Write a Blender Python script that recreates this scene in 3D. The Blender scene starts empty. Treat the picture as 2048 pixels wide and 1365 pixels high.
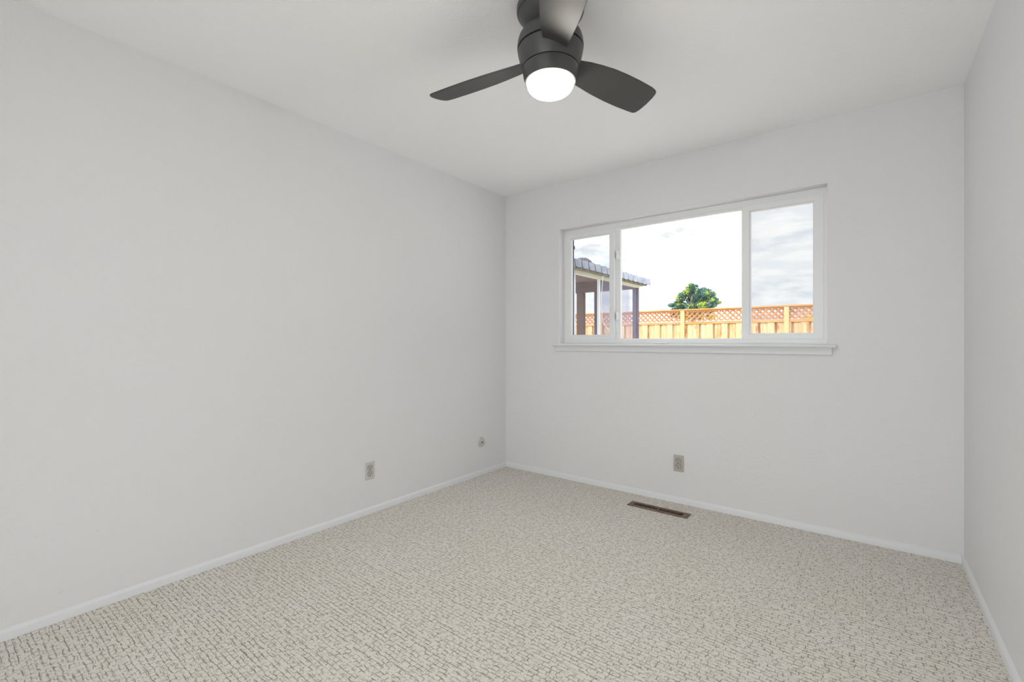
import bpy, bmesh, math, random
from mathutils import Vector, Matrix

random.seed(7)
S = bpy.context.scene
COL = S.collection
R = math.radians

# ------------------------------------------------------------------ camera
YAW = 0.658837
cam_data = bpy.data.cameras.new('camera')
cam_data.sensor_width = 36.0
cam_data.lens = 914.63 / 2048 * 36.0
cam_data.clip_start = 0.02
cam = bpy.data.objects.new('camera', cam_data)
cam.location = (0, 0, 1.1333)
cam.rotation_euler = (math.pi / 2, 0, YAW)
COL.objects.link(cam)
S.camera = cam

# ------------------------------------------------------------------ view
S.view_settings.view_transform = 'Standard'
S.view_settings.look = 'None'
S.view_settings.gamma = 1.0
S.view_settings.exposure = 0.11
S.view_settings.use_curve_mapping = False
try:
    S.cycles.max_bounces = 9
    S.cycles.diffuse_bounces = 7
    S.cycles.use_adaptive_sampling = True
    S.cycles.adaptive_threshold = 0.035
    S.cycles.transparent_max_bounces = 12
    S.cycles.sample_clamp_indirect = 8.0
    S.cycles.caustics_reflective = False
    S.cycles.caustics_refractive = False
    S.cycles.use_denoising = True
except Exception:
    pass


# ------------------------------------------------------------------ node helpers
class NT:
    def __init__(self, tree):
        self.t = tree
        self.n = tree.nodes
        self.l = tree.links

    def new(self, typ, **kw):
        nd = self.n.new(typ)
        for k, v in kw.items():
            setattr(nd, k, v)
        return nd

    def put(self, sock, v):
        if isinstance(v, bpy.types.NodeSocket):
            self.l.new(v, sock)
        else:
            sock.default_value = v

    def math(self, op, a, b=None, c=None, clamp=False):
        m = self.new('ShaderNodeMath', operation=op, use_clamp=clamp)
        self.put(m.inputs[0], a)
        if b is not None:
            self.put(m.inputs[1], b)
        if c is not None:
            self.put(m.inputs[2], c)
        return m.outputs[0]

    def ramp(self, v, a, b, lo=0.0, hi=1.0, smooth=True):
        m = self.new('ShaderNodeMapRange')
        m.interpolation_type = 'SMOOTHSTEP' if smooth else 'LINEAR'
        self.put(m.inputs['Value'], v)
        m.inputs['From Min'].default_value = a
        m.inputs['From Max'].default_value = b
        m.inputs['To Min'].default_value = lo
        m.inputs['To Max'].default_value = hi
        return m.outputs['Result']

    def mixc(self, f, a, b, mode='MIX'):
        m = self.new('ShaderNodeMix')
        m.data_type = 'RGBA'
        m.blend_type = mode
        self.put(m.inputs[0], f)
        self.put(m.inputs[6], a)
        self.put(m.inputs[7], b)
        return m.outputs[2]

    def noise(self, vec, scale, detail=3.0, rough=0.5, dist=0.0):
        m = self.new('ShaderNodeTexNoise')
        if vec is not None:
            self.l.new(vec, m.inputs['Vector'])
        m.inputs['Scale'].default_value = scale
        m.inputs['Detail'].default_value = detail
        m.inputs['Roughness'].default_value = rough
        m.inputs['Distortion'].default_value = dist
        return m

    def mapping(self, vec, scale=(1, 1, 1), loc=(0, 0, 0), rot=(0, 0, 0)):
        m = self.new('ShaderNodeMapping')
        self.l.new(vec, m.inputs['Vector'])
        m.inputs['Scale'].default_value = scale
        m.inputs['Location'].default_value = loc
        m.inputs['Rotation'].default_value = rot
        return m.outputs[0]


# ------------------------------------------------------------------ sky: bright overcast with soft grey bands
world = bpy.data.worlds.new('overcast_sky')
S.world = world
world.use_nodes = True
W = NT(world.node_tree)
W.n.clear()
w_out = W.new('ShaderNodeOutputWorld')
w_bg = W.new('ShaderNodeBackground')
W.l.new(w_bg.outputs[0], w_out.inputs[0])
w_tc = W.new('ShaderNodeTexCoord')
dirv = w_tc.outputs['Generated']
w_sep = W.new('ShaderNodeSeparateXYZ')
W.l.new(dirv, w_sep.inputs[0])
# cloud layer: banded noise, wide and flat
cl_vec = W.mapping(dirv, scale=(3.2, 3.2, 11.0), loc=(0.7, 0.0, 0.35))
cl = W.noise(cl_vec, 1.6, 7.0, 0.58, 0.6)
cl_f = W.ramp(cl.outputs['Fac'], 0.40, 0.57)
cl_small = W.noise(W.mapping(dirv, scale=(6, 6, 26), loc=(2.1, 1.3, 0.2)), 2.2, 5.0, 0.55, 0.3)
cl_g = W.ramp(cl_small.outputs['Fac'], 0.40, 0.60)
cmix = W.math('MULTIPLY_ADD', cl_g, 0.4, W.math('MULTIPLY', cl_f, 0.6))
cloud_col = W.mixc(cmix, (0.70, 0.76, 0.85, 1), (1.06, 1.06, 1.05, 1))
WISPS = [(R(-18.57), R(12.54), 0.030, 0.0075, 0.25), (R(-15.7), R(12.3), 0.020, 0.003, 0.25), (R(-27.9), R(11.2), 0.030, 0.010, 0.1)]
# the thin bright part of the cloud cover round the veiled sun, north-west
az_g = W.math('ARCTAN2', w_sep.outputs['X'], w_sep.outputs['Y'])
el_g = W.math('ARCSINE', w_sep.outputs['Z'])
glow = W.math('MULTIPLY', W.ramp(W.math('ABSOLUTE', W.math('ADD', az_g, R(16.9))), R(6.8), R(5.4)), W.ramp(el_g, R(45), R(22)))
west = W.ramp(W.math('ABSOLUTE', W.math('ADD', az_g, R(27.5))), R(9.0), R(4.0))
glow_b = W.math('MULTIPLY_ADD', glow, 1.6, W.math('MULTIPLY', west, 0.30))
# small grey wisps in the bright part
az_s = W.math('ARCTAN2', w_sep.outputs['X'], w_sep.outputs['Y'])
el_s = W.math('ARCSINE', w_sep.outputs['Z'])
wn_ = W.noise(W.mapping(dirv, scale=(1, 1, 2)), 38.0, 6.0, 0.65)
wisps = None
for (a0, e0, ra, re, sl) in WISPS:
    da = W.math('SUBTRACT', az_s, a0)
    de = W.math('SUBTRACT', W.math('SUBTRACT', el_s, e0), W.math('MULTIPLY', da, sl))
    q = W.math('ADD', W.math('POWER', W.math('DIVIDE', da, ra), 2.0), W.math('POWER', W.math('DIVIDE', de, re), 2.0))
    q = W.math('MULTIPLY_ADD', W.math('SUBTRACT', wn_.outputs['Fac'], 0.5), 5.0, q)
    f_ = W.ramp(q, 1.5, 0.5)
    wisps = f_ if wisps is None else W.math('MAXIMUM', wisps, f_)
# overcast sky: brighter overhead than near the horizon
zen = W.ramp(w_sep.outputs['Z'], 0.25, 0.75)
back = W.ramp(W.math('MULTIPLY', w_sep.outputs['Y'], -1.0), -0.2, 0.4)
SKY_TOP = 1.6
SKY_SOUTH = 3.6  # southern sky raised to push more fill light through the added rear window
gain = W.math('MULTIPLY_ADD', zen, SKY_TOP, W.math('MULTIPLY_ADD', back, SKY_SOUTH, W.math('ADD', glow_b, 1.0)))
W.l.new(W.mixc(back, cloud_col, (0.965, 0.985, 1.0, 1)), w_bg.inputs['Color'])
W.l.new(W.math('MULTIPLY', gain, W.math('SUBTRACT', 1.0, W.math('MULTIPLY', wisps, W.math('MULTIPLY_ADD', glow, 0.43, 0.21)))), w_bg.inputs['Strength'])

# ------------------------------------------------------------------ sun, veiled, behind the house
sun_d = bpy.data.lights.new('sun', 'SUN')
sun_d.energy = 1.6
sun_d.angle = R(6)
sun_d.color = (1.0, 0.93, 0.82)
sun = bpy.data.objects.new('sun', sun_d)
COL.objects.link(sun)
sd = Vector((0.62, 0.62, -0.62)).normalized()
sun.rotation_euler = sd.to_track_quat('-Z', 'Y').to_euler()

# ------------------------------------------------------------------ room numbers (metres)
D = 3.245          # back wall face
XL, XR = -2.582, 0.394
YR = -1.0          # rear wall face
H = 2.44
T = 0.14
WX0, WX1, WZ0, WZ1 = -2.012, -0.180, 1.092, 2.058     # window opening
RX0, RX1, RZ0, RZ1 = -1.40, 0.26, 0.10, 2.20          # added rear window opening
GROUND = -0.35


# ------------------------------------------------------------------ materials
def mat(name, base, rough=0.6, metal=0.0, bump=None, var=None, spec=0.5):
    """bump=(scale, strength, distance); var=(scale, colour2, lo, hi)"""
    m = bpy.data.materials.new(name)
    m.use_nodes = True
    N = NT(m.node_tree)
    b = N.n['Principled BSDF']
    b.inputs['Base Color'].default_value = (*base, 1)
    b.inputs['Roughness'].default_value = rough
    b.inputs['Metallic'].default_value = metal
    b.inputs['Specular IOR Level'].default_value = spec
    tc = N.new('ShaderNodeTexCoord').outputs['Object']
    if var:
        nz = N.noise(tc, var[0], 4.0)
        f = N.ramp(nz.outputs['Fac'], var[2], var[3])
        N.l.new(N.mixc(f, (*base, 1), (*var[1], 1)), b.inputs['Base Color'])
    if bump:
        nz = N.noise(tc, bump[0], 4.0)
        bp = N.new('ShaderNodeBump')
        bp.inputs['Strength'].default_value = bump[1]
        bp.inputs['Distance'].default_value = bump[2]
        N.l.new(nz.outputs['Fac'], bp.inputs['Height'])
        N.l.new(bp.outputs[0], b.inputs['Normal'])
    return m


def mat_wall(name, base, seed=0.0):
    m = mat(name, base, 0.62, spec=0.3)
    N = NT(m.node_tree)
    b = N.n['Principled BSDF']
    tc = N.new('ShaderNodeTexCoord').outputs['Object']
    # skip-trowel plaster: broad swirls plus fine orange peel
    v = N.mapping(tc, loc=(seed, seed * 2, 0))
    sw = N.noise(v, 9.0, 5.0, 0.6, 2.2)
    sw2 = N.ramp(sw.outputs['Fac'], 0.5, 0.62)
    fine = N.noise(v, 70.0, 3.0, 0.6, 0.4)
    h = N.math('MULTIPLY_ADD', sw2, 0.55, N.math('MULTIPLY', fine.outputs['Fac'], 0.45))
    bp = N.new('ShaderNodeBump')
    bp.inputs['Strength'].default_value = 0.38
    bp.inputs['Distance'].default_value = 0.0022
    N.l.new(h, bp.inputs['Height'])
    N.l.new(bp.outputs[0], b.inputs['Normal'])
    tint = N.noise(v, 1.2, 2.0)
    N.l.new(N.mixc(N.ramp(tint.outputs['Fac'], 0.3, 0.7), (*base, 1),
                   (base[0] * 1.0, base[1] * 0.992, base[2] * 0.985, 1)), b.inputs['Base Color'])
    return m


M_WALL = mat_wall("wall_paint", (0.765, 0.767, 0.778))
M_CEIL = mat_wall('ceiling_paint', (0.945, 0.95, 0.955), 3.1)
M_TRIM = mat('trim_paint', (0.765, 0.775, 0.795), 0.38, bump=(30, 0.05, 0.001))
M_CLIP = mat('clip_white', (0.95, 0.95, 0.95), 0.4)
M_VINYL = mat('window_vinyl', (0.81, 0.815, 0.82), 0.35)
M_EXT = mat('stucco', (0.62, 0.60, 0.56), 0.9, bump=(60, 0.5, 0.004))
M_FAN = mat('fan_gunmetal', (0.060, 0.060, 0.058), 0.42, bump=(220, 0.03, 0.0005), spec=0.5)
M_BLADE = mat('blade_charcoal', (0.050, 0.049, 0.047), 0.48, bump=(160, 0.05, 0.0005), spec=0.5)
M_DARK = mat('dark_hollow', (0.006, 0.005, 0.005), 0.9)
M_SCREW = mat('screw_metal', (0.6, 0.58, 0.54), 0.35, metal=1.0)
M_PLATE = mat('outlet_beige', (0.47, 0.445, 0.41), 0.4)
M_PLATE2 = mat('outlet_offwhite', (0.58, 0.57, 0.54), 0.4)
M_FACE = mat('outlet_face', (0.54, 0.51, 0.46), 0.4)
M_REG = mat('register_bronze', (0.20, 0.135, 0.095), 0.5, metal=0.25, var=(60, (0.13, 0.085, 0.055), 0.4, 0.7), bump=(90, 0.1, 0.001))
M_ALU = mat('white_aluminium', (0.62, 0.63, 0.66), 0.45)
M_TABEDGE = mat('shaded_tab_edge', (0.05, 0.055, 0.085), 0.6)  # dark edge colour painted in for the shade that separates the tabs
M_VENT = mat('vent_dark', (0.045, 0.035, 0.05), 0.7)
M_TAB = mat('weathered_white_metal', (0.27, 0.285, 0.33), 0.55, var=(12, (0.20, 0.215, 0.27), 0.4, 0.7))
M_CREAM = mat('cream_fascia', (0.55, 0.53, 0.42), 0.7)
M_OLIVE = mat('soffit_olive', (0.22, 0.20, 0.11), 0.8)
M_BROWN = mat('brown_wood', (0.13, 0.085, 0.075), 0.8, var=(7, (0.17, 0.11, 0.09), 0.35, 0.7), bump=(40, 0.3, 0.002))
M_PURPLE = mat('aubergine_post', (0.085, 0.065, 0.095), 0.75, var=(5, (0.12, 0.095, 0.11), 0.3, 0.7))
M_GROUND = mat('yard_concrete', (0.62, 0.61, 0.59), 0.9, var=(2, (0.54, 0.53, 0.51), 0.3, 0.7), bump=(40, 0.3, 0.003))
M_ROOF = mat('roof_metal', (0.30, 0.31, 0.34), 0.5)
M_CORD = mat('cord_pale', (0.75, 0.68, 0.62), 0.6)
M_BARK = mat('bark', (0.16, 0.12, 0.09), 0.9, var=(8, (0.24, 0.19, 0.15), 0.35, 0.65), bump=(20, 0.6, 0.02))


def mat_carpet():
    m = bpy.data.materials.new('loop_carpet')
    m.use_nodes = True
    N = NT(m.node_tree)
    b = N.n['Principled BSDF']
    b.inputs['Roughness'].default_value = 0.95
    b.inputs['Specular IOR Level'].default_value = 0.08
    b.inputs['Sheen Weight'].default_value = 0.15
    tc = N.new('ShaderNodeTexCoord').outputs['Object']
    # wobble the grid so that the rows of loops look hand-tufted
    wob = N.noise(tc, 26.0, 3.0, 0.6)
    vs = N.new('ShaderNodeVectorMath', operation='SUBTRACT')
    N.l.new(wob.outputs['Color'], vs.inputs[0])
    vs.inputs[1].default_value = (0.5, 0.5, 0.5)
    vm = N.new('ShaderNodeVectorMath', operation='MULTIPLY')
    N.l.new(vs.outputs[0], vm.inputs[0])
    vm.inputs[1].default_value = (0.016, 0.016, 0)
    va = N.new('ShaderNodeVectorMath', operation='ADD')
    N.l.new(tc, va.inputs[0])
    N.l.new(vm.outputs[0], va.inputs[1])
    wv = va.outputs[0]

    def brick(vec, bw, rh, mortar, off=0.5, freq=2, sq=1.0, sqf=2):
        k = N.new('ShaderNodeTexBrick')
        k.offset = off
        k.offset_frequency = freq
        k.squash = sq
        k.squash_frequency = sqf
        N.l.new(vec, k.inputs['Vector'])
        k.inputs['Scale'].default_value = 1.0
        k.inputs['Mortar Size'].default_value = mortar
        k.inputs['Mortar Smooth'].default_value = 0.35
        k.inputs['Bias'].default_value = 0.0
        k.inputs['Brick Width'].default_value = bw
        k.inputs['Row Height'].default_value = rh
        return k.outputs['Fac']

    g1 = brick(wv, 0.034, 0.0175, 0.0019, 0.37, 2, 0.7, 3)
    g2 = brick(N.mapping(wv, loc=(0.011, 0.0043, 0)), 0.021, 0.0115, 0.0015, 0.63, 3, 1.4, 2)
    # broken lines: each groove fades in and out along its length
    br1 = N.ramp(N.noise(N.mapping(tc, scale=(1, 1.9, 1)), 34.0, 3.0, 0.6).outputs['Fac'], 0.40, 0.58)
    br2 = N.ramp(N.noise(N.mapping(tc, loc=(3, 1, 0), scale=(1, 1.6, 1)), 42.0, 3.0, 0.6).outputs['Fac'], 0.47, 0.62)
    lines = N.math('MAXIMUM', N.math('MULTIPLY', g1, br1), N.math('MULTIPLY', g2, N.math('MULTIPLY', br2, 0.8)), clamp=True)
    # loop pile
    loops = N.new('ShaderNodeTexVoronoi')
    N.l.new(wv, loops.inputs['Vector'])
    loops.inputs['Scale'].default_value = 260.0
    lf = N.math('SUBTRACT', 1.0, loops.outputs['Distance'])
    fz = N.noise(tc, 420.0, 3.0, 0.7)
    big = N.noise(tc, 2.2, 3.0, 0.5)
    yarn = N.mixc(N.ramp(big.outputs['Fac'], 0.3, 0.7), (0.72, 0.675, 0.60, 1), (0.75, 0.715, 0.66, 1))
    yarn = N.mixc(N.ramp(fz.outputs['Fac'], 0.35, 0.75), yarn, (0.86, 0.83, 0.78, 1))
    fleck = N.ramp(N.noise(tc, 150.0, 2.0, 0.6).outputs['Fac'], 0.62, 0.72)
    yarn = N.mixc(N.math('MULTIPLY', fleck, 0.5), yarn, (0.48, 0.43, 0.34, 1))
    N.l.new(N.mixc(N.math('MULTIPLY', lines, 0.80), yarn, (0.20, 0.175, 0.12, 1)), b.inputs['Base Color'])  # depth shade between loops painted into the colour as dark groove lines
    hgt = N.math('SUBTRACT', N.math('MULTIPLY', lf, 0.35), lines)
    bp = N.new('ShaderNodeBump')
    bp.inputs['Strength'].default_value = 0.7
    bp.inputs['Distance'].default_value = 0.004
    N.l.new(hgt, bp.inputs['Height'])
    N.l.new(bp.outputs[0], b.inputs['Normal'])
    return m


def mat_glass(name='clear_glass', tint=(0.97, 0.98, 0.98)):
    m = bpy.data.materials.new(name)
    m.use_nodes = True
    N = NT(m.node_tree)
    N.n.clear()
    o = N.new('ShaderNodeOutputMaterial')
    tr = N.new('ShaderNodeBsdfTransparent')
    tr.inputs[0].default_value = (*tint, 1)
    gl = N.new('ShaderNodeBsdfGlossy')
    gl.inputs['Roughness'].default_value = 0.02
    gl.inputs['Color'].default_value = (0.9, 0.95, 1, 1)
    fr = N.new('ShaderNodeFresnel')
    fr.inputs['IOR'].default_value = 1.3
    mx = N.new('ShaderNodeMixShader')
    N.l.new(N.math('MULTIPLY', fr.outputs[0], 0.03), mx.inputs[0])
    N.l.new(tr.outputs[0], mx.inputs[1])
    N.l.new(gl.outputs[0], mx.inputs[2])
    N.l.new(mx.outputs[0], o.inputs[0])
    return m


def mat_mesh(name, colour, opacity, scale=900.0):
    """woven insect screen: fine threads, seen as a light veil"""
    m = bpy.data.materials.new(name)
    m.use_nodes = True
    N = NT(m.node_tree)
    N.n.clear()
    o = N.new('ShaderNodeOutputMaterial')
    tr = N.new('ShaderNodeBsdfTransparent')
    df = N.new('ShaderNodeBsdfDiffuse')
    df.inputs[0].default_value = (*colour, 1)
    tc = N.new('ShaderNodeTexCoord').outputs['Object']
    nz = N.noise(N.mapping(tc, scale=(1, 1, 0.25)), 6.0, 2.0)
    f = N.ramp(nz.outputs['Fac'], 0.2, 0.8, opacity * 0.85, opacity * 1.15)
    mx = N.new('ShaderNodeMixShader')
    N.l.new(f, mx.inputs[0])
    N.l.new(tr.outputs[0], mx.inputs[1])
    N.l.new(df.outputs[0], mx.inputs[2])
    N.l.new(mx.outputs[0], o.inputs[0])
    return m


def mat_emit(name, colour, strength):
    m = bpy.data.materials.new(name)
    m.use_nodes = True
    b = m.node_tree.nodes['Principled BSDF']
    b.inputs['Base Color'].default_value = (0.9, 0.9, 0.88, 1)
    b.inputs['Roughness'].default_value = 0.3
    b.inputs['Emission Color'].default_value = (*colour, 1)
    b.inputs['Emission Strength'].default_value = strength
    return m


def mat_cedar(name, c1, c2, c3, grain=(1, 1, 1), cell=0.14, offx=0.0):
    """cedar: colour varies from board to board and along the grain"""
    m = bpy.data.materials.new(name)
    m.use_nodes = True
    N = NT(m.node_tree)
    b = N.n['Principled BSDF']
    b.inputs['Roughness'].default_value = 0.8
    b.inputs['Specular IOR Level'].default_value = 0.2
    tc = N.new('ShaderNodeTexCoord').outputs['Object']
    sp = N.new('ShaderNodeSeparateXYZ')
    N.l.new(tc, sp.inputs[0])
    cellx = N.math('FLOOR', N.math('DIVIDE', N.math('ADD', sp.outputs[0], offx), cell))
    wn = N.new('ShaderNodeTexWhiteNoise', noise_dimensions='1D')
    N.l.new(cellx, wn.inputs['W'])
    gr = N.noise(N.mapping(tc, scale=grain), 3.0, 5.0, 0.65, 1.2)
    base = N.mixc(N.ramp(gr.outputs['Fac'], 0.33, 0.66), (*c1, 1), (*c2, 1))
    kn = N.noise(N.mapping(tc, scale=(grain[0] * 0.6, grain[1], grain[2] * 1.6), loc=(5, 0, 2)), 2.2, 3.0, 0.6)
    base = N.mixc(N.ramp(kn.outputs['Fac'], 0.56, 0.72), base, (*c3, 1))
    base = N.mixc(N.math('MULTIPLY', wn.outputs['Value'], 0.35), base, (*c3, 1))
    N.l.new(base, b.inputs['Base Color'])
    return m


def mat_leaf(name, c1, c2, c3, scale=0.6):
    m = bpy.data.materials.new(name)
    m.use_nodes = True
    N = NT(m.node_tree)
    b = N.n['Principled BSDF']
    b.inputs['Roughness'].default_value = 0.75
    b.inputs['Specular IOR Level'].default_value = 0.2
    tc = N.new('ShaderNodeTexCoord').outputs['Object']
    n1 = N.noise(tc, scale, 3.0)
    n2 = N.noise(N.mapping(tc, loc=(7, 3, 1)), scale * 0.8, 3.0)
    base = N.mixc(N.ramp(n1.outputs['Fac'], 0.4, 0.6), (*c1, 1), (*c2, 1))
    N.l.new(N.mixc(N.ramp(n2.outputs['Fac'], 0.53, 0.62), base, (*c3, 1)), b.inputs['Base Color'])
    return m


M_CARPET = mat_carpet()
M_GLASS = mat_glass()
M_SCREEN = mat_mesh('insect_screen', (0.45, 0.47, 0.52), 0.10)
M_PSCREEN = mat_mesh('patio_screen', (0.22, 0.21, 0.28), 0.32)
M_GLOBE = mat_emit('lit_globe', (1.0, 0.93, 0.85), 56.0)
M_BOARD = mat_cedar('cedar_boards', (0.38, 0.225, 0.10), (0.50, 0.385, 0.235), (0.30, 0.12, 0.045), (5, 5, 0.7), 0.1325, 0.0)
M_RAILW = mat_cedar('cedar_rail', (0.37, 0.16, 0.055), (0.41, 0.22, 0.095), (0.29, 0.11, 0.035), (0.6, 4, 5), 1.84, 1.13)
M_LATT = mat_cedar('cedar_lattice', (0.33, 0.135, 0.052), (0.37, 0.18, 0.085), (0.26, 0.10, 0.04), (2, 2, 2), 0.1, 0.0)
M_POSTW = mat_cedar('cedar_post', (0.42, 0.26, 0.11), (0.46, 0.31, 0.15), (0.36, 0.19, 0.07), (5, 5, 0.7), 1.84, 0.3)
M_PINE = mat_leaf('pine_needles', (0.035, 0.085, 0.085), (0.085, 0.155, 0.11), (0.36, 0.42, 0.035), 1.25)
M_SHRUB = mat_leaf('shrub_leaves', (0.12, 0.22, 0.05), (0.22, 0.36, 0.08), (0.40, 0.45, 0.10), 6.0)


# ------------------------------------------------------------------ mesh helpers
def finish(name, bm, m, parent=None, smooth=False, bevel=0.0, seg=2, label=None):
    bmesh.ops.recalc_face_normals(bm, faces=bm.faces[:])
    me = bpy.data.meshes.new(name)
    bm.to_mesh(me)
    bm.free()
    for mm in (m if isinstance(m, (list, tuple)) else [m]):
        me.materials.append(mm)
    if smooth:
        me.polygons.foreach_set('use_smooth', [True] * len(me.polygons))
    o = bpy.data.objects.new(name, me)
    COL.objects.link(o)
    if smooth and smooth != 'all':
        md = o.modifiers.new('split', 'EDGE_SPLIT')
        md.split_angle = R(38)
    if bevel:
        md = o.modifiers.new('bevel', 'BEVEL')
        md.width = bevel
        md.segments = seg
        md.limit_method = 'ANGLE'
        md.angle_limit = R(40)
        md.harden_normals = False
    if parent is not None:
        o.parent = parent
    if label:
        o['label'] = label
    return o


def tag(o, label=None, cat=None, group=None, kind=None):
    if label:
        o['label'] = label
    if cat:
        o['category'] = cat
    if group:
        o['group'] = group
    if kind:
        o['kind'] = kind
    return o


def empty(name, loc, rz=0.0):
    o = bpy.data.objects.new(name, None)
    o.empty_display_size = 0.1
    o.location = loc
    o.rotation_euler = (0, 0, rz)
    COL.objects.link(o)
    return o


def BM():
    return bmesh.new()


def box(bm, x0, x1, y0, y1, z0, z1, mi=0):
    v = [bm.verts.new(p) for p in ((x0, y0, z0), (x1, y0, z0), (x1, y1, z0), (x0, y1, z0),
                                   (x0, y0, z1), (x1, y0, z1), (x1, y1, z1), (x0, y1, z1))]
    for f in ((3, 2, 1, 0), (4, 5, 6, 7), (0, 1, 5, 4), (1, 2, 6, 5), (2, 3, 7, 6), (3, 0, 4, 7)):
        fc = bm.faces.new([v[i] for i in f])
        fc.material_index = mi
    return v


def lathe(bm, prof, seg=64, cx=0.0, cy=0.0, mi=0):
    rings = []
    for r, z in prof:
        if r < 1e-6:
            rings.append([bm.verts.new((cx, cy, z))])
        else:
            rings.append([bm.verts.new((cx + r * math.cos(2 * math.pi * i / seg), cy + r * math.sin(2 * math.pi * i / seg), z))
                          for i in range(seg)])
    for a, b in zip(rings, rings[1:]):
        for i in range(seg):
            j = (i + 1) % seg
            if len(a) == 1 and len(b) == 1:
                continue
            if len(a) == 1:
                f = bm.faces.new((a[0], b[i], b[j]))
            elif len(b) == 1:
                f = bm.faces.new((a[i], b[0], a[j]))
            else:
                f = bm.faces.new((a[i], b[i], b[j], a[j]))
            f.material_index = mi


def tube(bm, pts, r, seg=8):
    pts = [Vector(p) for p in pts]
    rings = []
    for i, p in enumerate(pts):
        t = (pts[min(i + 1, len(pts) - 1)] - pts[max(i - 1, 0)]).normalized()
        u = t.orthogonal().normalized() if i == 0 else (rings_u - t * rings_u.dot(t)).normalized()
        rings_u = u
        w = t.cross(u)
        rr = r[i] if isinstance(r, (list, tuple)) else r
        rings.append([bm.verts.new(p + (u * math.cos(2 * math.pi * k / seg) + w * math.sin(2 * math.pi * k / seg)) * rr) for k in range(seg)])
    for a, b in zip(rings, rings[1:]):
        for k in range(seg):
            j = (k + 1) % seg
            bm.faces.new((a[k], a[j], b[j], b[k]))
    bm.faces.new(rings[0][::-1])
    bm.faces.new(rings[-1])


def prism(bm, poly, lo, hi, axis=2, mi=0):
    """extrude a 2-D polygon along an axis; poly in the two other axes (in xyz order)"""
    def P(a, b, c):
        return (c, a, b) if axis == 0 else ((a, c, b) if axis == 1 else (a, b, c))
    A = [bm.verts.new(P(a, b, lo)) for a, b in poly]
    B = [bm.verts.new(P(a, b, hi)) for a, b in poly]
    n = len(poly)
    for i in range(n):
        j = (i + 1) % n
        f = bm.faces.new((A[i], A[j], B[j], B[i]))
        f.material_index = mi
    f = bm.faces.new(A[::-1]); f.material_index = mi
    f = bm.faces.new(B); f.material_index = mi


def ring_frame(bm, x0, x1, z0, z1, w, y0, y1, wb=None, wt=None, wl=None, wr=None):
    """rectangular frame in the xz plane, one closed body"""
    wb = w if wb is None else wb
    wt = w if wt is None else wt
    wl = w if wl is None else wl
    wr = w if wr is None else wr
    o = [(x0, z0), (x1, z0), (x1, z1), (x0, z1)]
    i = [(x0 + wl, z0 + wb), (x1 - wr, z0 + wb), (x1 - wr, z1 - wt), (x0 + wl, z1 - wt)]
    V = {}
    for k, pts in (('o', o), ('i', i)):
        for yy in (y0, y1):
            V[k, yy] = [bm.verts.new((a, yy, b)) for a, b in pts]
    for q in range(4):
        r = (q + 1) % 4
        bm.faces.new((V['o', y0][q], V['o', y0][r], V['i', y0][r], V['i', y0][q]))
        bm.faces.new((V['o', y1][q], V['i', y1][q], V['i', y1][r], V['o', y1][r]))
        bm.faces.new((V['o', y0][q], V['o', y1][q], V['o', y1][r], V['o', y0][r]))
        bm.faces.new((V['i', y0][q], V['i', y0][r], V['i', y1][r], V['i', y1][q]))


def wall_y(name, x0, x1, z0, z1, yin, yout, hole, rad, mats):
    """wall in the xz plane with a hole whose room-side edge is rounded; yin is the room face"""
    s = 1 if yout > yin else -1
    hx0, hx1, hz0, hz1 = hole
    bm = BM()

    def loop(a0, a1, b0, b1, y):
        return [bm.verts.new(p) for p in ((a0, y, b0), (a1, y, b0), (a1, y, b1), (a0, y, b1))]
    loops = [loop(x0, x1, z0, z1, yin)]
    n = 6
    for k in range(n + 1):
        t = k / n * math.pi / 2
        e = rad * (1 - math.sin(t))
        loops.append(loop(hx0 - e, hx1 + e, hz0 - e, hz1 + e, yin + s * rad * (1 - math.cos(t))))
    loops.append(loop(hx0, hx1, hz0, hz1, yout))
    loops.append(loop(x0, x1, z0, z1, yout))
    loops.append(loops[0])
    for i, (A, B) in enumerate(zip(loops, loops[1:])):
        for q in range(4):
            r = (q + 1) % 4
            f = bm.faces.new((A[q], A[r], B[r], B[q]))
            f.material_index = 1 if i == len(loops) - 3 else 0
    return finish(name, bm, mats)


# ------------------------------------------------------------------ room shell
tag(wall_y('wall_back', XL - T, XR + T, -0.3, H + 0.02, D, D + T, (WX0, WX1, WZ0, WZ1), 0.006, [M_WALL, M_EXT]),
    'white plastered back wall round the window', kind='structure')
tag(wall_y('wall_rear', XL - T, XR + T, -0.3, H + 0.02, YR, YR - T, (RX0, RX1, RZ0, RZ1), 0.006, [M_WALL, M_EXT]),
    'white wall behind the camera', kind='structure')

bm = BM()
box(bm, XL - T, XL, YR, D, -0.3, H + 0.02)
# dried plaster blobs and nail pops low on the wall
for (yy, zz, rr) in ((0.46, 0.33, 0.006), (0.66, 0.505, 0.0035), (0.275, 0.36, 0.0045), (0.345, 0.115, 0.007), (0.52, 0.62, 0.004)):
    m4 = Matrix.Translation((XL, yy, zz)) @ Matrix.Diagonal((0.35, 1, 1.1, 1))
    bmesh.ops.create_icosphere(bm, subdivisions=2, radius=rr, matrix=m4)
tag(finish('wall_left', bm, M_WALL), 'long white textured wall on the left', kind='structure')
bm = BM()
box(bm, XR, XR + T, YR, D, -0.3, H + 0.02)
tag(finish('wall_right', bm, M_WALL), 'white wall at the right edge', kind='structure')

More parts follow.
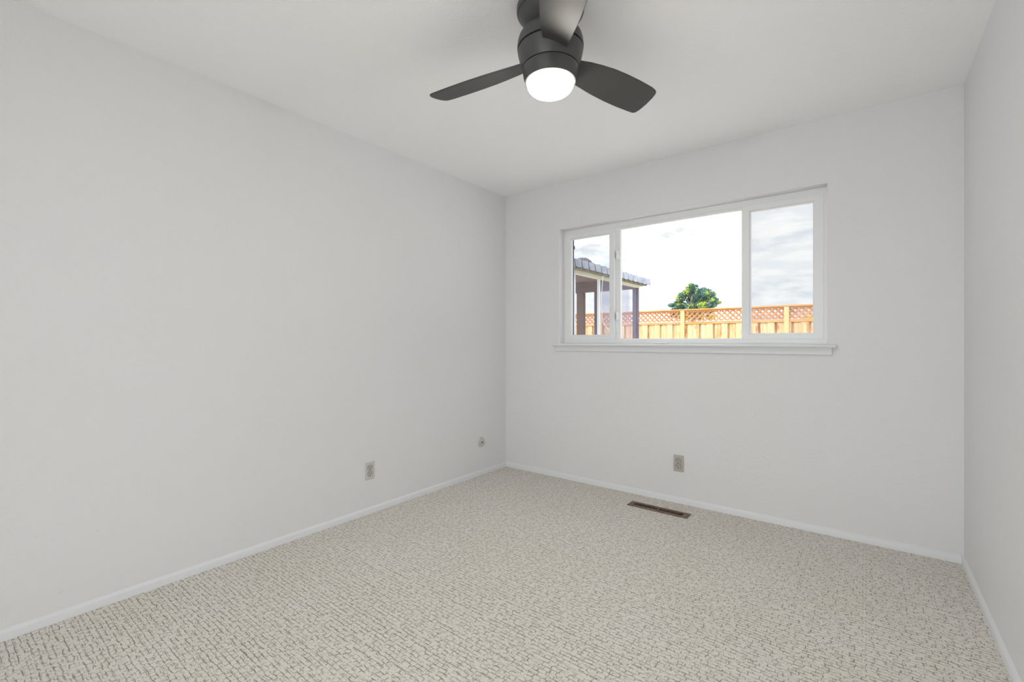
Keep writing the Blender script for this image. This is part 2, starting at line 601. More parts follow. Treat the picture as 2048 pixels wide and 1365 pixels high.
bm = BM()
box(bm, XL, XR, YR, D, H, H + 0.14)
tag(finish('ceiling', bm, M_CEIL), 'white textured ceiling', kind='structure')
bm = BM()
box(bm, XL - 0.3, XR + 0.3, YR - T - 1.5, YR - T, H + 0.0, H + 0.12)  # unseen overhang, added to keep the sun out of the rear window
box(bm, XL - 0.3, XR + 0.3, YR - T, D + T, H + 0.14, H + 0.26)
tag(finish('roof', bm, M_EXT), 'house roof slab and added rear overhang that blocks the sun', kind='structure')

# floor with the duct opening
VX, VY = -1.1035, 3.028
VW, VD = 0.406, 0.094
hx0, hx1, hy0, hy1 = VX - 0.168, VX + 0.168, VY - 0.024, VY + 0.024
bm = BM()
xs = [XL, hx0, hx1, XR]
ys = [YR, hy0, hy1, D]
G = [[bm.verts.new((x, y, 0)) for y in ys] for x in xs]
Gb = [[bm.verts.new((x, y, -0.1)) for y in ys] for x in xs]
for i in range(3):
    for j in range(3):
        if i == 1 and j == 1:
            continue
        bm.faces.new((G[i][j], G[i + 1][j], G[i + 1][j + 1], G[i][j + 1]))
        bm.faces.new((Gb[i][j], Gb[i][j + 1], Gb[i + 1][j + 1], Gb[i + 1][j]))
for a, b in (((1, 1), (2, 1)), ((2, 1), (2, 2)), ((2, 2), (1, 2)), ((1, 2), (1, 1))):
    bm.faces.new((G[a[0]][a[1]], Gb[a[0]][a[1]], Gb[b[0]][b[1]], G[b[0]][b[1]]))
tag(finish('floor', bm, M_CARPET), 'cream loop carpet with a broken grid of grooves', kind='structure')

# baseboards: flat face with a rounded-over top
BH, BT = 0.042, 0.011
prof = [(0, -0.004), (BT, -0.004), (BT, BH - 0.014), (BT - 0.0012, BH - 0.0115), (BT - 0.0075, BH - 0.0045), (BT - 0.0092, BH - 0.001), (0, BH)]


def baseboard(name, label, axis, wallpos, sign, lo, hi):
    bm = BM()
    if axis == 'y':      # runs along y on an x wall
        prism(bm, [(wallpos + sign * a, b) for a, b in prof], lo, hi, axis=1)
    else:
        prism(bm, [(wallpos + sign * a, b) for a, b in prof], lo, hi, axis=0)
    tag(finish(name, bm, M_TRIM, smooth=True), label, kind='structure')


baseboard('baseboard_left', 'low white baseboard under the left wall', 'y', XL, 1, YR, D)
baseboard('baseboard_right', 'low white baseboard under the right wall', 'y', XR, -1, YR, D)
baseboard('baseboard_back', 'low white baseboard under the window wall', 'x', D, -1, XL + BT, XR - BT)

# ------------------------------------------------------------------ window in the back wall
win = tag(empty('window_1', (0, D, 0)), 'three-part white vinyl slider window', kind='structure')
FY = 0.068     # face of the outer frame behind the wall face

bm = BM()
FZ0 = 1.112
ring_frame(bm, WX0, WX1, FZ0, WZ1, 0.036, FY, T - 0.005, wt=0.040)
finish('window_frame', bm, M_VINYL, win, bevel=0.0025)

# fixed middle light, set further out
mid = BM()
ring_frame(mid, -1.568, -0.632, FZ0 + 0.034, WZ1 - 0.036, 0.034, 0.098, 0.128, wb=0.006, wt=0.014, wl=0.052, wr=0.024)
mid_o = finish('centre_sash', mid, M_VINYL, win, bevel=0.002)
bm = BM()
box(bm, -1.522, -0.652, 0.113, 0.117, FZ0 + 0.036, WZ1 - 0.045)
finish('glass_pane', bm, M_GLASS, mid_o, label='wide middle pane')
bm = BM()
box(bm, -1.554, -0.646, 0.0705, 0.100, WZ1 - 0.0585, WZ1 - 0.0395)
finish('head_track', bm, M_VINYL, win, bevel=0.002)

for side, (sx0, sx1, gx0, gx1) in {'left': (WX0 + 0.020, -1.554, -1.941, -1.600), 'right': (-0.646, WX1 - 0.020, -0.595, -0.256)}.items():
    bm = BM()
    sz0, sz1 = FZ0 + 0.033, WZ1 - 0.036
    # stepped sash: wide body plus a narrow inner bead
    ring_frame(bm, sx0, sx1, sz0, sz1, 0.03, FY - 0.004, 0.098,
               wl=gx0 - sx0 - 0.008, wr=sx1 - gx1 - 0.008, wb=1.176 - sz0, wt=sz1 - 1.984)
    ring_frame(bm, gx0 - 0.0085, gx1 + 0.0085, 1.1755, 1.9845, 0.0085, FY + 0.006, 0.096)
    sash = finish('sash', bm, M_VINYL, win, bevel=0.0018, label='%s sliding sash' % side)
    bm = BM()
    box(bm, gx0 - 0.004, gx1 + 0.004, 0.084, 0.088, 1.180, 1.980)
    finish('glass_pane', bm, M_GLASS, sash)
    # insect screen outside
    fr = BM()
    ring_frame(fr, gx0 - (0.020 if side == 'left' else 0.013), gx1 + 0.030, 1.150, 2.015, 0.018, 0.118, 0.130,
               wl=0.011 if side == 'left' else 0.006, wr=0.02, wb=0.024, wt=0.022)
    if side == 'left':
        box(fr, gx0 - 0.012, gx0 + 0.001, 0.119, 0.127, 1.905, 1.933)
    sf = finish('screen_frame', fr, mat('screen_frame_bronze', (0.10, 0.105, 0.13), 0.5), win, label='dark narrow insect screen frame')
    bm = BM()
    box(bm, gx0 - 0.010, gx1 + 0.012, 0.1235, 0.1245, 1.170, 1.998)
    finish('insect_mesh', bm, M_SCREEN, sf)

# latches on the left meeting stile
for zc in (1.808, 1.328):
    lt = BM()
    box(lt, -1.551, -1.527, 0.086, 0.0985, zc - 0.036, zc + 0.036)
    la = finish('latch', lt, M_VINYL, win, bevel=0.003, seg=3)
    lv = BM()
    prism(lv, [(-1.548, zc + 0.030), (-1.538, zc + 0.032), (-1.531, zc + 0.004), (-1.534, zc - 0.030), (-1.546, zc - 0.020), (-1.541, zc + 0.002)], 0.072, 0.087, axis=1)
    finish('latch_lever', lv, M_VINYL, la, bevel=0.002)
bm = BM()
prism(bm, [(-1.546 + 0.004 * math.cos(k * math.pi / 5), 1.192 + 0.004 * math.sin(k * math.pi / 5)) for k in range(10)], 0.0955, 0.0985, axis=1)
finish('screw', bm, M_SCREW, win)
bm = BM()
box(bm, -1.243, -1.137, FY - 0.022, FY + 0.002, 1.1155, 1.1215)
finish('weep_cover', bm, M_CLIP, win, bevel=0.002, label='small white clip on the frame bottom')

# sill board and apron
bm = BM()
prism(bm, [(FY + 0.004, 1.0925), (-0.038, 1.0925), (-0.044, 1.0965), (-0.046, 1.102), (-0.044, 1.108), (-0.038, 1.112), (FY + 0.004, 1.112)], -2.012, -0.180, axis=0)
prism(bm, [(-0.0005, 1.0925), (-0.038, 1.0925), (-0.044, 1.0965), (-0.046, 1.102), (-0.044, 1.108), (-0.038, 1.112), (-0.0005, 1.112)], -2.062, -2.0121, axis=0)
prism(bm, [(-0.0005, 1.0925), (-0.038, 1.0925), (-0.044, 1.0965), (-0.046, 1.102), (-0.044, 1.108), (-0.038, 1.112), (-0.0005, 1.112)], -0.1799, -0.136, axis=0)
finish('window_sill', bm, M_TRIM, win, smooth=True, label='projecting white sill board')
bm = BM()
prism(bm, [(-0.0005, 1.050), (-0.012, 1.050), (-0.0165, 1.055), (-0.0165, 1.078), (-0.020, 1.083), (-0.020, 1.0924), (-0.0005, 1.0924)], -2.046, -0.157, axis=0)
finish('sill_apron', bm, M_TRIM, win, smooth=True, label='narrow moulded apron below the sill')

# unseen rear window, added behind the camera to brighten the room with daylight
rw = tag(empty('fill_window_2', (0, YR, 0)), 'wide sliding window added behind the camera to brighten the room', kind='structure')
bm = BM()
ring_frame(bm, RX0, RX1, RZ0, RZ1, 0.045, -0.13, -0.06)
box(bm, (RX0 + RX1) / 2 - 0.03, (RX0 + RX1) / 2 + 0.03, -0.125, -0.065, RZ0 + 0.045, RZ1 - 0.045)
finish('window_frame', bm, M_VINYL, rw, bevel=0.002)
bm = BM()
box(bm, RX0 + 0.04, RX1 - 0.04, -0.097, -0.093, RZ0 + 0.04, RZ1 - 0.04)
finish('glass_pane', bm, M_GLASS, rw)


def portal(name, x0, x1, z0, z1, y, rx):
    ld = bpy.data.lights.new(name, 'AREA')
    ld.shape = 'RECTANGLE'
    ld.size, ld.size_y = x1 - x0, z1 - z0
    ld.cycles.is_portal = True
    o = bpy.data.objects.new(name, ld)
    o.location = ((x0 + x1) / 2, y, (z0 + z1) / 2)
    o.rotation_euler = (rx, 0, 0)
    COL.objects.link(o)


portal('sky_portal_window', WX0, WX1, WZ0, WZ1, D + T + 0.02, -math.pi / 2)
portal('sky_portal_rear', RX0, RX1, RZ0, RZ1, YR - T - 0.02, math.pi / 2)


# ------------------------------------------------------------------ outlets
def rrect(x0, x1, z0, z1, r, n=5):
    pts = []
    for cx, cz, a0 in ((x1 - r, z0 + r, -90), (x1 - r, z1 - r, 0), (x0 + r, z1 - r, 90), (x0 + r, z0 + r, 180)):
        for k in range(n + 1):
            t = R(a0 + 90 * k / n)
            pts.append((cx + r * math.cos(t), cz + r * math.sin(t)))
    return pts


def outlet(loc, rz, plate_m, face_m, label):
    t = tag(empty('wall_outlet', loc, rz), label, 'outlet', 'duplex wall outlets')
    # local frame: plate in xz, room side is -y
    bm = BM()
    A = rrect(-0.0355, 0.0355, -0.0575, 0.0575, 0.004)
    B = rrect(-0.0335, 0.0335, -0.0555, 0.0555, 0.004)
    la = [bm.verts.new((x, 0, z)) for x, z in A]
    lb = [bm.verts.new((x, -0.0035, z)) for x, z in A]
    lc = [bm.verts.new((x, -0.0062, z)) for x, z in B]
    n = len(A)
    for P, Q in ((la, lb), (lb, lc)):
        for i in range(n):
            bm.faces.new((P[i], P[(i + 1) % n], Q[(i + 1) % n], Q[i]))
    bm.faces.new(lc)
    bm.faces.new(la[::-1])
    finish('cover_plate', bm, plate_m, t)
    for zc in (0.0195, -0.0195):
        bm = BM()
        # round face with flattened top and bottom
        pts = []
        for k in range(36):
            a = 2 * math.pi * k / 36
            pts.append((0.0172 * math.cos(a), zc + max(-0.0142, min(0.0142, 0.0172 * math.sin(a)))))
        prism(bm, pts, -0.0085, -0.006, axis=1)
        fc = finish('receptacle', bm, face_m, t, bevel=0.0006)
        bm = BM()
        rim = []
        prism(bm, [(a * 1.15, zc + (b - zc) * 1.15) for a, b in pts], -0.0066, -0.0061, axis=1)
        finish('shadow_gap', bm, M_DARK, fc)
        bm = BM()
        box(bm, -0.0088, -0.0048, -0.0090, -0.0084, zc - 0.002, zc + 0.0092)
        box(bm, 0.0048, 0.0086, -0.0090, -0.0084, zc - 0.001, zc + 0.0082)
        prism(bm, [(0.0036 * math.cos(2 * math.pi * k / 14), zc - 0.0080 + 0.0034 * math.sin(2 * math.pi * k / 14)) for k in range(14)], -0.0090, -0.0084, axis=1)
        finish('slots', bm, M_DARK, fc)
    bm = BM()
    prism(bm, [(0.0032 * math.cos(2 * math.pi * k / 16), 0.0032 * math.sin(2 * math.pi * k / 16)) for k in range(16)], -0.0072, -0.006, axis=1)
    finish('screw', bm, M_SCREW, t)
    return t


outlet((-1.037, D, 0.277), 0.0, M_PLATE, M_FACE, 'beige duplex outlet on the back wall below the window')
outlet((XL, 1.8055, 0.280), math.pi / 2, M_PLATE2, M_PLATE2, 'off-white duplex outlet on the left wall above the baseboard')

t = tag(empty('cable_jack', (XL, 2.907, 0.275), math.pi / 2), 'round beige cable jack plate on the left wall near the corner', 'wall jack')
bm = BM()
lathe(bm, [(0, 0.0), (0.043, 0.0), (0.043, 0.003), (0.040, 0.0065), (0.024, 0.008), (0.0, 0.008)], 40)
bm.transform(Matrix.Rotation(math.pi / 2, 4, 'X'))
finish('round_plate', bm, M_PLATE2, t, smooth=True)
bm = BM()
lathe(bm, [(0, 0.0075), (0.014, 0.0075), (0.014, 0.0105), (0.012, 0.012), (0.0, 0.012)], 24)
bm.transform(Matrix.Rotation(math.pi / 2, 4, 'X'))
hub = finish('jack_collar', bm, M_PLATE2, t, smooth=True)
bm = BM()
lathe(bm, [(0, 0.0118), (0.0068, 0.0118), (0.0068, 0.0128), (0.0, 0.0128)], 16)
bm.transform(Matrix.Rotation(math.pi / 2, 4, 'X'))
finish('jack_socket', bm, M_DARK, hub)
for xs_ in (0.029, -0.029):
    bm = BM()
    lathe(bm, [(0, 0.0070), (0.0034, 0.0070), (0.0034, 0.0086), (0.0, 0.0088)], 14, cx=xs_)
    bm.transform(Matrix.Rotation(math.pi / 2, 4, 'X'))
    finish('screw', bm, M_SCREW, t)

# ------------------------------------------------------------------ floor register
t = tag(empty('floor_register', (VX, VY, 0)), 'brown metal floor vent with slotted grille set in the carpet', 'floor vent')
bm = BM()


def flat_frame(bm, ox, oy, ix, iy, z0, z1, cx=0.0, lip=0.006):
    loops = []
    for (a, b, z) in ((ox, oy, z0), (ox - lip * 0.6, oy - lip * 0.6, z1), (ix, iy, z1), (ix, iy, z0 - 0.02)):
        loops.append([bm.verts.new((cx + sx * a, sy * b, z)) for sx, sy in ((-1, -1), (1, -1), (1, 1), (-1, 1))])
    for A, B in zip(loops, loops[1:]):
        for q in range(4):
            r = (q + 1) % 4
            bm.faces.new((A[q], A[r], B[r], B[q]))


flat_frame(bm, VW / 2, VD / 2, 0.166, 0.022, 0.0005, 0.0055)
box(bm, -0.006, 0.006, -0.0225, 0.0225, 0.000, 0.0052)
finish('register_frame', bm, M_REG, t)
n = 12
for half in (-1, 1):
    bm = BM()
    for k in range(1, n):
        xc = half * (0.007 + (0.166 - 0.007) * k / n)
        box(bm, xc - 0.0014, xc + 0.0014, -0.0225, 0.0225, -0.008, 0.0015)
    finish('louver_bank', bm, M_REG, t)
bm = BM()
box(bm, -0.167, 0.167, -0.0235, 0.0235, -0.095, -0.0125)
finish('damper', bm, M_DARK, t)

# ------------------------------------------------------------------ ceiling fan
FX, FYY = -0.972, 1.499
fan = tag(empty('ceiling_fan', (FX, FYY, H)), 'dark grey three-blade ceiling fan with a lit round lamp', 'ceiling fan')
dz = -H
bm = BM()
lathe(bm, [(0, H), (0.122, H), (0.128, H - 0.003), (0.1305, H - 0.010), (0.1305, H - 0.028), (0.128, H - 0.034),
           (0.123, H - 0.036), (0.1215, H - 0.0385), (0.1215, H - 0.041), (0.120, H - 0.043), (0.114, H - 0.052), (0.098, H - 0.068), (0.082, H - 0.080),
           (0.070, H - 0.088), (0.064, H - 0.096), (0.0, H - 0.096)], 72)
bm.transform(Matrix.Translation((0, 0, dz)))
finish('canopy', bm, M_FAN, fan, smooth=True)
bm = BM()
lathe(bm, [(0, H - 0.0955), (0.050, H - 0.0955), (0.050, H - 0.115), (0, H - 0.115)], 40)
bm.transform(Matrix.Translation((0, 0, dz)))
finish('neck', bm, M_FAN, fan, smooth=True)
bm = BM()
lathe(bm, [(0, 2.336), (0.085, 2.336), (0.100, 2.333), (0.113, 2.325), (0.1215, 2.312), (0.1265, 2.296), (0.1285, 2.280), (0.1283, 2.2685),
           (0.119, 2.2675), (0.119, 2.2620), (0.1272, 2.2610), (0.1245, 2.245), (0.1185, 2.222), (0.1115, 2.203), (0.1080, 2.1955), (0.100, 2.1945), (0.0, 2.1945)], 72)
bm.transform(Matrix.Translation((0, 0, dz)))
finish('motor_housing', bm, M_FAN, fan, smooth=True)
bm = BM()
lathe(bm, [(0, 2.1943), (0.1035, 2.1943), (0.1035, 2.1915), (0.1078, 2.1905), (0.1075, 2.184), (0.1060, 2.172), (0.1030, 2.157), (0.0995, 2.1455),
           (0.0985, 2.1395), (0.0935, 2.1378), (0.0928, 2.1500), (0, 2.1500)], 72)
bm.transform(Matrix.Translation((0, 0, dz)))
kit = finish('light_bowl', bm, M_FAN, fan, smooth=True)
bm = BM()
lathe(bm, [(0, 2.1495), (0.0900, 2.1495), (0.0905, 2.1370), (0.0893, 2.1270), (0.0845, 2.1160), (0.0760, 2.1070), (0.0600, 2.1010), (0.0350, 2.0975), (0.0, 2.0965)], 64)
bm.transform(Matrix.Translation((0, 0, dz)))
finish('lamp_globe', bm, M_GLOBE, kit, smooth='all', label='glowing frosted lamp cover')

TH, PIT, ZB = 1.104, 0.293, 2.233
up_edge = [(0.090, -0.020), (0.118, -0.029), (0.167, -0.036), (0.224, -0.039), (0.285, -0.039), (0.352, -0.034), (0.425, -0.025), (0.503, -0.012), (0.530, -0.004)]
tip = [(0.539, 0.002), (0.544, 0.012), (0.5465, 0.036), (0.544, 0.073), (0.5365, 0.109), (0.530, 0.125), (0.523, 0.1335), (0.512, 0.1365)]
low_edge = [(0.486, 0.135), (0.411, 0.128), (0.338, 0.118), (0.263, 0.104), (0.224, 0.095), (0.185, 0.085), (0.140, 0.074), (0.090, 0.062)]
outline = up_edge + tip + low_edge
for k in range(3):
    bm = BM()
    prism(bm, outline, -0.0035, 0.0035, axis=2)
    a = TH + k * 2 * math.pi / 3
    # local x -> outwards, local y -> left-hand chord, dropping by the pitch
    M = Matrix.Rotation(a, 4, 'Z') @ Matrix.Rotation(-PIT, 4, 'X')
    bm.transform(M)
    bm.transform(Matrix.Translation((0, 0, ZB - H)))
    bl = finish('blade', bm, M_BLADE, fan, bevel=0.0018)

# ------------------------------------------------------------------ yard ground
bm = BM()
box(bm, -70, 60, -8, 110, GROUND - 0.2, GROUND)
tag(finish('ground', bm, M_GROUND), 'pale concrete yard outside the window', kind='structure')

# ------------------------------------------------------------------ fence
YF = 9.561
PS = [-8.488, -6.648, -4.808, -2.968, -1.130, 0.710, 2.550]
fence = tag(empty('lattice_fence', (0, YF, GROUND)), 'cedar board fence with a lattice top across the yard behind the window', 'fence')


def FO(name, bm, m, bevel=0.0, label=None):
    bm.transform(Matrix.Translation((0, 0, -GROUND)))
    return finish(name, bm, m, fence, bevel=bevel, label=label)


for x in PS:
    bm = BM()
    box(bm, x - 0.040, x + 0.040, -0.052, 0.040, GROUND, 1.752)
    FO('post', bm, M_POSTW, bevel=0.004)
for x0, x1 in zip(PS, PS[1:]):
    a, b = x0 + 0.0405, x1 - 0.0405
    bm = BM()
    z0, z1 = 1.530, 1.745
    # crossed lattice strips, clipped to the panel
    sw, pitch = 0.031, 0.1015
    for s, yy in ((1, -0.010), (-1, 0.002)):
        c = a - (z1 - z0)
        while c < b + (z1 - z0):
            # strip centre line x = c + s*(z - z0) ; clip against [a,b]
            hw = sw * 0.7071
            poly = [(c - hw, z0), (c + hw, z0), (c + hw + s * (z1 - z0), z1), (c - hw + s * (z1 - z0), z1)]

            def clip(poly, inside, inter):
                out = []
                for i in range(len(poly)):
                    p, q = poly[i], poly[(i + 1) % len(poly)]
                    if inside(p):
                        out.append(p)
                    if inside(p) != inside(q):
                        out.append(inter(p, q))
                return out
            for lim, sg in ((a, 1), (b, -1)):
                def inside(p, lim=lim, sg=sg):
                    return (p[0] - lim) * sg >= 0

                def inter(p, q, lim=lim):
                    t_ = (lim - p[0]) / (q[0] - p[0])
                    return (lim, p[1] + t_ * (q[1] - p[1]))
                poly = clip(poly, inside, inter) if poly else poly
            if len(poly) >= 3:
                prism(bm, poly, yy - 0.004, yy + 0.004, axis=1)
            c += pitch
    FO('lattice_panel', bm, M_LATT)
    bm = BM()
    box(bm, a, b, -0.030, 0.034, 1.475, 1.524)
    FO('rail', bm, M_RAILW, bevel=0.003)
    # boards: a back layer and proud front boards
    bm = BM()
    box(bm, a, b, 0.018, 0.032, GROUND + 0.05, 1.4745)
    x = a - ((a - 0.001) % 0.265)
    k = 0
    while x < b:
        for (p0, p1, fy) in ((0.036, 0.150, -0.004), (0.150, 0.265, -0.020)):
            u0, u1 = max(a, x + p0), min(b, x + p1 - 0.001)
            if u1 - u0 > 0.01:
                box(bm, u0, u1, fy, 0.0175, GROUND + 0.05, 1.4740)
        x += 0.265
        k += 1
    FO('board_panel', bm, M_BOARD)
    bm = BM()
    box(bm, x0, x1 - 0.0005, -0.058, 0.050, 1.752, 1.780)
    box(bm, a, b, -0.024, -0.0145, 1.722, 1.7515)
    FO('cap_rail', bm, M_RAILW, bevel=0.003)

# ------------------------------------------------------------------ patio enclosure beside the window
XP, YE = -2.259, 5.512
pat = tag(empty('patio_enclosure', (XP, 3.45, GROUND)), 'screened patio cover with scalloped white metal edge left outside the window', 'patio cover')


def PO(name, bm, m, bevel=0.0, label=None, parent=None, kind=None):
    bm.transform(Matrix.Translation((-XP, -3.45, -GROUND)))
    return tag(finish(name, bm, m, parent or pat, bevel=bevel, label=label), kind=kind)


Y0 = 3.42
bm = BM()
box(bm, XP - 0.045, XP, Y0, YE + 0.05, 1.800, 1.836)
box(bm, -6.2, XP - 0.046, YE + 0.010, YE + 0.05, 1.800, 1.836)
PO('fascia', bm, M_CREAM, 0.002, label='cream beam under the scalloped edge')
bm = BM()
box(bm, XP - 0.040, XP + 0.040, Y0, YE + 0.16, 1.8365, 1.905)
PO('soffit_strip', bm, M_OLIVE)
bm = BM()
# low-slope corrugated roof rising away from the edge
n = 60
for i in range(n):
    y0 = Y0 + (YE + 0.17 - Y0) * i / n
    y1 = Y0 + (YE + 0.17 - Y0) * (i + 1) / n - 0.006
    v = [bm.verts.new(p) for p in ((XP + 0.045, y0, 1.908), (XP + 0.045, y1, 1.908), (-6.2, y1, 2.04), (-6.2, y0, 2.04),
                                   (XP + 0.045, y0, 1.922), (XP + 0.045, y1, 1.922), (-6.2, y1, 2.054), (-6.2, y0, 2.054))]
    for f in ((0, 1, 2, 3), (4, 7, 6, 5), (0, 4, 5, 1), (1, 5, 6, 2), (2, 6, 7, 3), (3, 7, 4, 0)):
        bm.faces.new([v[q] for q in f])
PO('roof', bm, M_ROOF)
bm = BM()
prism(bm, [(XP - 0.041, 1.895), (XP - 0.041, 1.904), (-6.2, 2.036), (-6.2, 2.027)], Y0, YE - 0.033, axis=1)
PO('ceiling_boards', bm, M_BROWN, label='brown boarded underside of the roof')
bm = BM()
box(bm, XP + 0.041, XP + 0.044, Y0, YE + 0.235, 1.852, 1.907)  # dark strip added as painted shade showing in the gaps between tabs
PO('tab_shade_strip', bm, M_PURPLE, label='dark strip standing in for shade behind the metal tabs')
# scalloped valance: overlapping curved tabs with stepped rounded feet
bm = BM()
pitch = 0.1377
y = 5.753
while y > Y0:
    ya, yb = y - pitch, y
    ts = [0, 0.07, 0.16, 0.24, 0.34, 0.42, 0.50, 0.58, 0.66, 0.76, 0.84, 0.90, 0.95, 1.0]
    zb = [1.866, 1.851, 1.844, 1.841, 1.841, 1.846, 1.842, 1.826, 1.821, 1.819, 1.820, 1.826, 1.836, 1.852]
    xo = [XP + 0.058 + 0.030 * math.sin(t_ * math.pi) + 0.012 * t_ for t_ in ts]
    tab_f = []
    top = []
    for off in (0.0, -0.003):
        A = [bm.verts.new((xx + off, ya + t_ * (pitch - 0.020), zz)) for xx, t_, zz in zip(xo, ts, zb)]
        B = [bm.verts.new((xx + off - 0.012, ya + t_ * (pitch - 0.020), 1.925 - 0.003 * t_)) for xx, t_ in zip(xo, ts)]
        top.append((A, B))
        for i in range(len(ts) - 1):
            f = bm.faces.new((A[i], A[i + 1], B[i + 1], B[i]))
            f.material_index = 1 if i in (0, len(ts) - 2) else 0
    (A, B), (A2, B2) = top
    for i in range(len(ts) - 1):
        f = bm.faces.new((A[i], A2[i], A2[i + 1], A[i + 1]))
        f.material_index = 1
        bm.faces.new((B[i], B[i + 1], B2[i + 1], B2[i]))
    bm.faces.new((A[0], B[0], B2[0], A2[0]))
    bm.faces.new((A[-1], A2[-1], B2[-1], B[-1]))
    y -= pitch
PO('scalloped_valance', bm, [M_TAB, M_TABEDGE], label='scalloped white metal edging')

bm = BM()
box(bm, XP - 0.068, XP - 0.004, YE - 0.030, YE + 0.030, GROUND, 1.7995)
PO('corner_post', bm, M_PURPLE, 0.003)
for (xa, xb, mm) in ((-3.130, -3.022, M_BROWN), (-2.862, -2.806, M_PURPLE), (-3.95, -3.85, M_BROWN), (-5.0, -4.9, M_BROWN)):
    bm = BM()
    box(bm, xa, xb, YE - 0.030, YE + 0.030, GROUND, 1.787)
    PO('post', bm, mm, 0.003, label='brown wooden post')
bm = BM()
prism(bm, [(-6.2, 1.788), (XP - 0.0685, 1.788), (XP - 0.0685, 1.906), (-6.2, 2.036)], YE - 0.032, YE + 0.0095, axis=1)
PO('header_beam', bm, M_BROWN, 0.002, label='brown header board across the far side')
bm = BM()
box(bm, -6.2, XP - 0.0685, YE - 0.040, YE - 0.0325, 1.838, 1.862)
PO('header_trim', bm, M_BROWN, 0.002)
for (ya, yb) in ((4.448, 4.472), (3.914, 3.946), (3.44, 3.47)):
    bm = BM()
    box(bm, XP - 0.028, XP - 0.002, ya, yb, GROUND, 1.7998)
    PO('mullion', bm, M_ALU, 0.002, label='thin white aluminium upright')
bm = BM()
box(bm, XP - 0.016, XP - 0.014, 4.4725, YE - 0.031, GROUND, 1.7995)
PO('screen_panel', bm, M_PSCREEN, label='hazy lilac-grey insect screen')
# floor slab of the patio
bm = BM()
box(bm, -6.2, XP + 0.02, Y0, YE + 0.05, GROUND, GROUND + 0.03)
tag(finish('patio_slab', bm, M_GROUND), 'thin concrete slab under the screened patio', 'slab')

bm = BM()
tmp = [(0.0, 0.115), (0.06, 0.112), (0.11, 0.098), (0.15, 0.075), (0.175, 0.05), (0.185, 0.03), (0.185, 0.0), (0.0, 0.0)]
lathe(bm, tmp, 36)
vent = finish('roof_vent', bm, M_VENT, smooth=True)
vent.location = (-3.0, 5.42, 1.946)
vent.scale = (1.0, 1.12, 2.62)
tag(vent, 'dark domed cap standing on the patio roof', 'roof vent')

bm = BM()
tube(bm, [(-2.2, 4.42, 1.834), (-2.2, 4.405, 1.78), (-2.2, 4.396, 1.727), (-2.2, 4.381, 1.62), (-2.2, 4.380, 1.53), (-2.2, 4.385, 1.452), (-2.2, 4.402, 1.358),
          (-2.2, 4.425, 1.322), (-2.2, 4.46, 1.296), (-2.2, 4.52, 1.268), (-2.2, 4.569, 1.25), (-2.2, 4.605, 1.20), (-2.2, 4.625, 1.05), (-2.2, 4.63, 0.6), (-2.2, 4.63, GROUND)], 0.0032)
tag(finish('cord', bm, M_CORD, smooth='all'), 'thin pale cord dangling from the cream patio beam outside the left pane', 'cord')


# ------------------------------------------------------------------ pine tree beyond the fence
def clump(bm, c, r, n, leaf, rng):
    """needle tufts on and in an ellipsoid"""
    for _ in range(n):
        d = Vector((rng.gauss(0, 1), rng.gauss(0, 1), rng.gauss(0, 1))).normalized()
        p = Vector(c) + Vector((d.x * r[0], d.y * r[1], d.z * r[2])) * (rng.uniform(0.25, 1.0) ** 0.5)
        s = leaf * rng.uniform(0.6, 1.3)
        a = Vector((rng.gauss(0, 1), rng.gauss(0, 1), rng.gauss(0, 1))).normalized()
        b = a.orthogonal().normalized()
        c2 = a.cross(b)
        top = bm.verts.new(p + a * s)
        bot = bm.verts.new(p - a * s * 0.6)
        mid = [bm.verts.new(p + (b * math.cos(t_) + c2 * math.sin(t_)) * s * 0.55) for t_ in (0, 2.1, 4.2)]
        for i in range(3):
            j = (i + 1) % 3
            bm.faces.new((top, mid[i], mid[j]))
            bm.faces.new((bot, mid[j], mid[i]))


def px_to(u, v, yy):
    return None


rng = random.Random(11)
TX, TY = -15.85, 55.0
tree = tag(empty('pine_tree', (TX, TY, GROUND)), 'rounded dark green pine tree far beyond the fence', 'tree')
bm = BM()
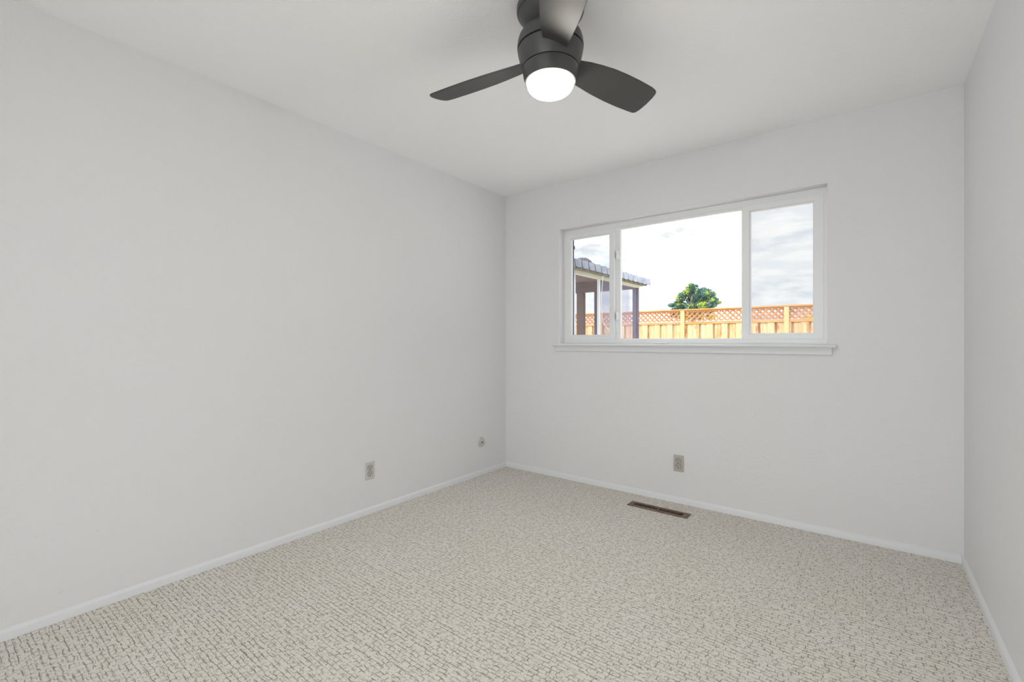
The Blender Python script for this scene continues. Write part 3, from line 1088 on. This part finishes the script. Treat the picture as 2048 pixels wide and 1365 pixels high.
# (x, z, rx, rz) of the foliage masses, metres
blobs = [(-16.2, 7.15, 0.50, 0.50), (-16.0, 7.55, 0.35, 0.30), (-16.6, 6.75, 0.55, 0.40), (-15.6, 6.75, 0.55, 0.45), (-15.15, 6.45, 0.40, 0.35),
         (-15.0, 6.9, 0.20, 0.18), (-17.3, 6.2, 0.50, 0.45), (-17.0, 6.55, 0.35, 0.30), (-17.8, 5.6, 0.45, 0.40), (-18.1, 5.35, 0.35, 0.22), (-16.4, 6.0, 0.65, 0.45),
         (-15.4, 5.8, 0.60, 0.45), (-14.45, 6.85, 0.40, 0.32), (-14.3, 6.45, 0.55, 0.35), (-13.95, 6.35, 0.35, 0.45), (-14.6, 5.95, 0.55, 0.35),
         (-14.0, 5.8, 0.45, 0.22), (-13.5, 5.55, 0.40, 0.20), (-13.25, 5.75, 0.28, 0.22), (-13.75, 5.15, 0.45, 0.20), (-14.6, 5.2, 0.60, 0.35),
         (-16.0, 5.2, 0.70, 0.40), (-17.2, 5.3, 0.60, 0.40), (-18.0, 4.75, 0.50, 0.38), (-17.2, 4.5, 0.65, 0.35), (-16.2, 4.5, 0.6, 0.30), (-15.3, 4.5, 0.5, 0.25),
         (-14.3, 4.6, 0.65, 0.32), (-13.8, 4.45, 0.50, 0.22), (-17.9, 4.2, 0.45, 0.3), (-16.8, 3.9, 0.6, 0.3), (-15.0, 3.9, 0.6, 0.3), (-14.2, 3.9, 0.5, 0.25)]
for (x, z, rx, rz) in blobs:
    for q in range(2):
        yo = rng.uniform(-1.4, 1.4)
        clump(bm, (x - TX, yo, z - GROUND), (rx * 1.12, 0.6, rz * 1.15), int(420 * rx / 0.5), 0.085, rng)
finish('foliage', bm, M_PINE, tree)
bm = BM()
tube(bm, [(0, 0, 0), (0.05, 0, 2.0), (-0.1, 0, 4.2), (-0.25, 0, 6.0), (-0.2, 0, 7.2)], [0.38, 0.32, 0.24, 0.14, 0.05], 10)
finish('trunk', bm, M_BARK, tree)
bm = BM()
for (x, z, rx, rz) in blobs:
    zb_ = max(2.5, z - 1.2 - abs(x - TX) * 0.35) - GROUND
    tube(bm, [(-0.1, 0, min(zb_, 6.0)), ((x - TX) * 0.55, rng.uniform(-0.3, 0.3), (zb_ + z - GROUND) / 2 + 0.1), (x - TX, rng.uniform(-0.5, 0.5), z - GROUND)], [0.05, 0.03, 0.015], 6)
finish('branches', bm, M_BARK, tree)

rng = random.Random(5)
sh = tag(empty('shrub', (-0.95, 10.7, GROUND)), 'light green shrub seen through the lattice beside the right-hand post', 'shrub')
bm = BM()
clump(bm, (0, 0, 1.1), (0.45, 0.3, 0.75), 500, 0.045, rng)
clump(bm, (0.1, 0, 1.75), (0.28, 0.2, 0.27), 220, 0.040, rng)
finish('foliage', bm, M_SHRUB, sh)
bm = BM()
for k in range(5):
    tube(bm, [(0.03 * k - 0.06, 0, 0), (0.09 * k - 0.18, 0.03, 0.8), (0.14 * k - 0.25, 0.02, 1.5)], [0.015, 0.011, 0.005], 6)
finish('stem', bm, M_BARK, sh)
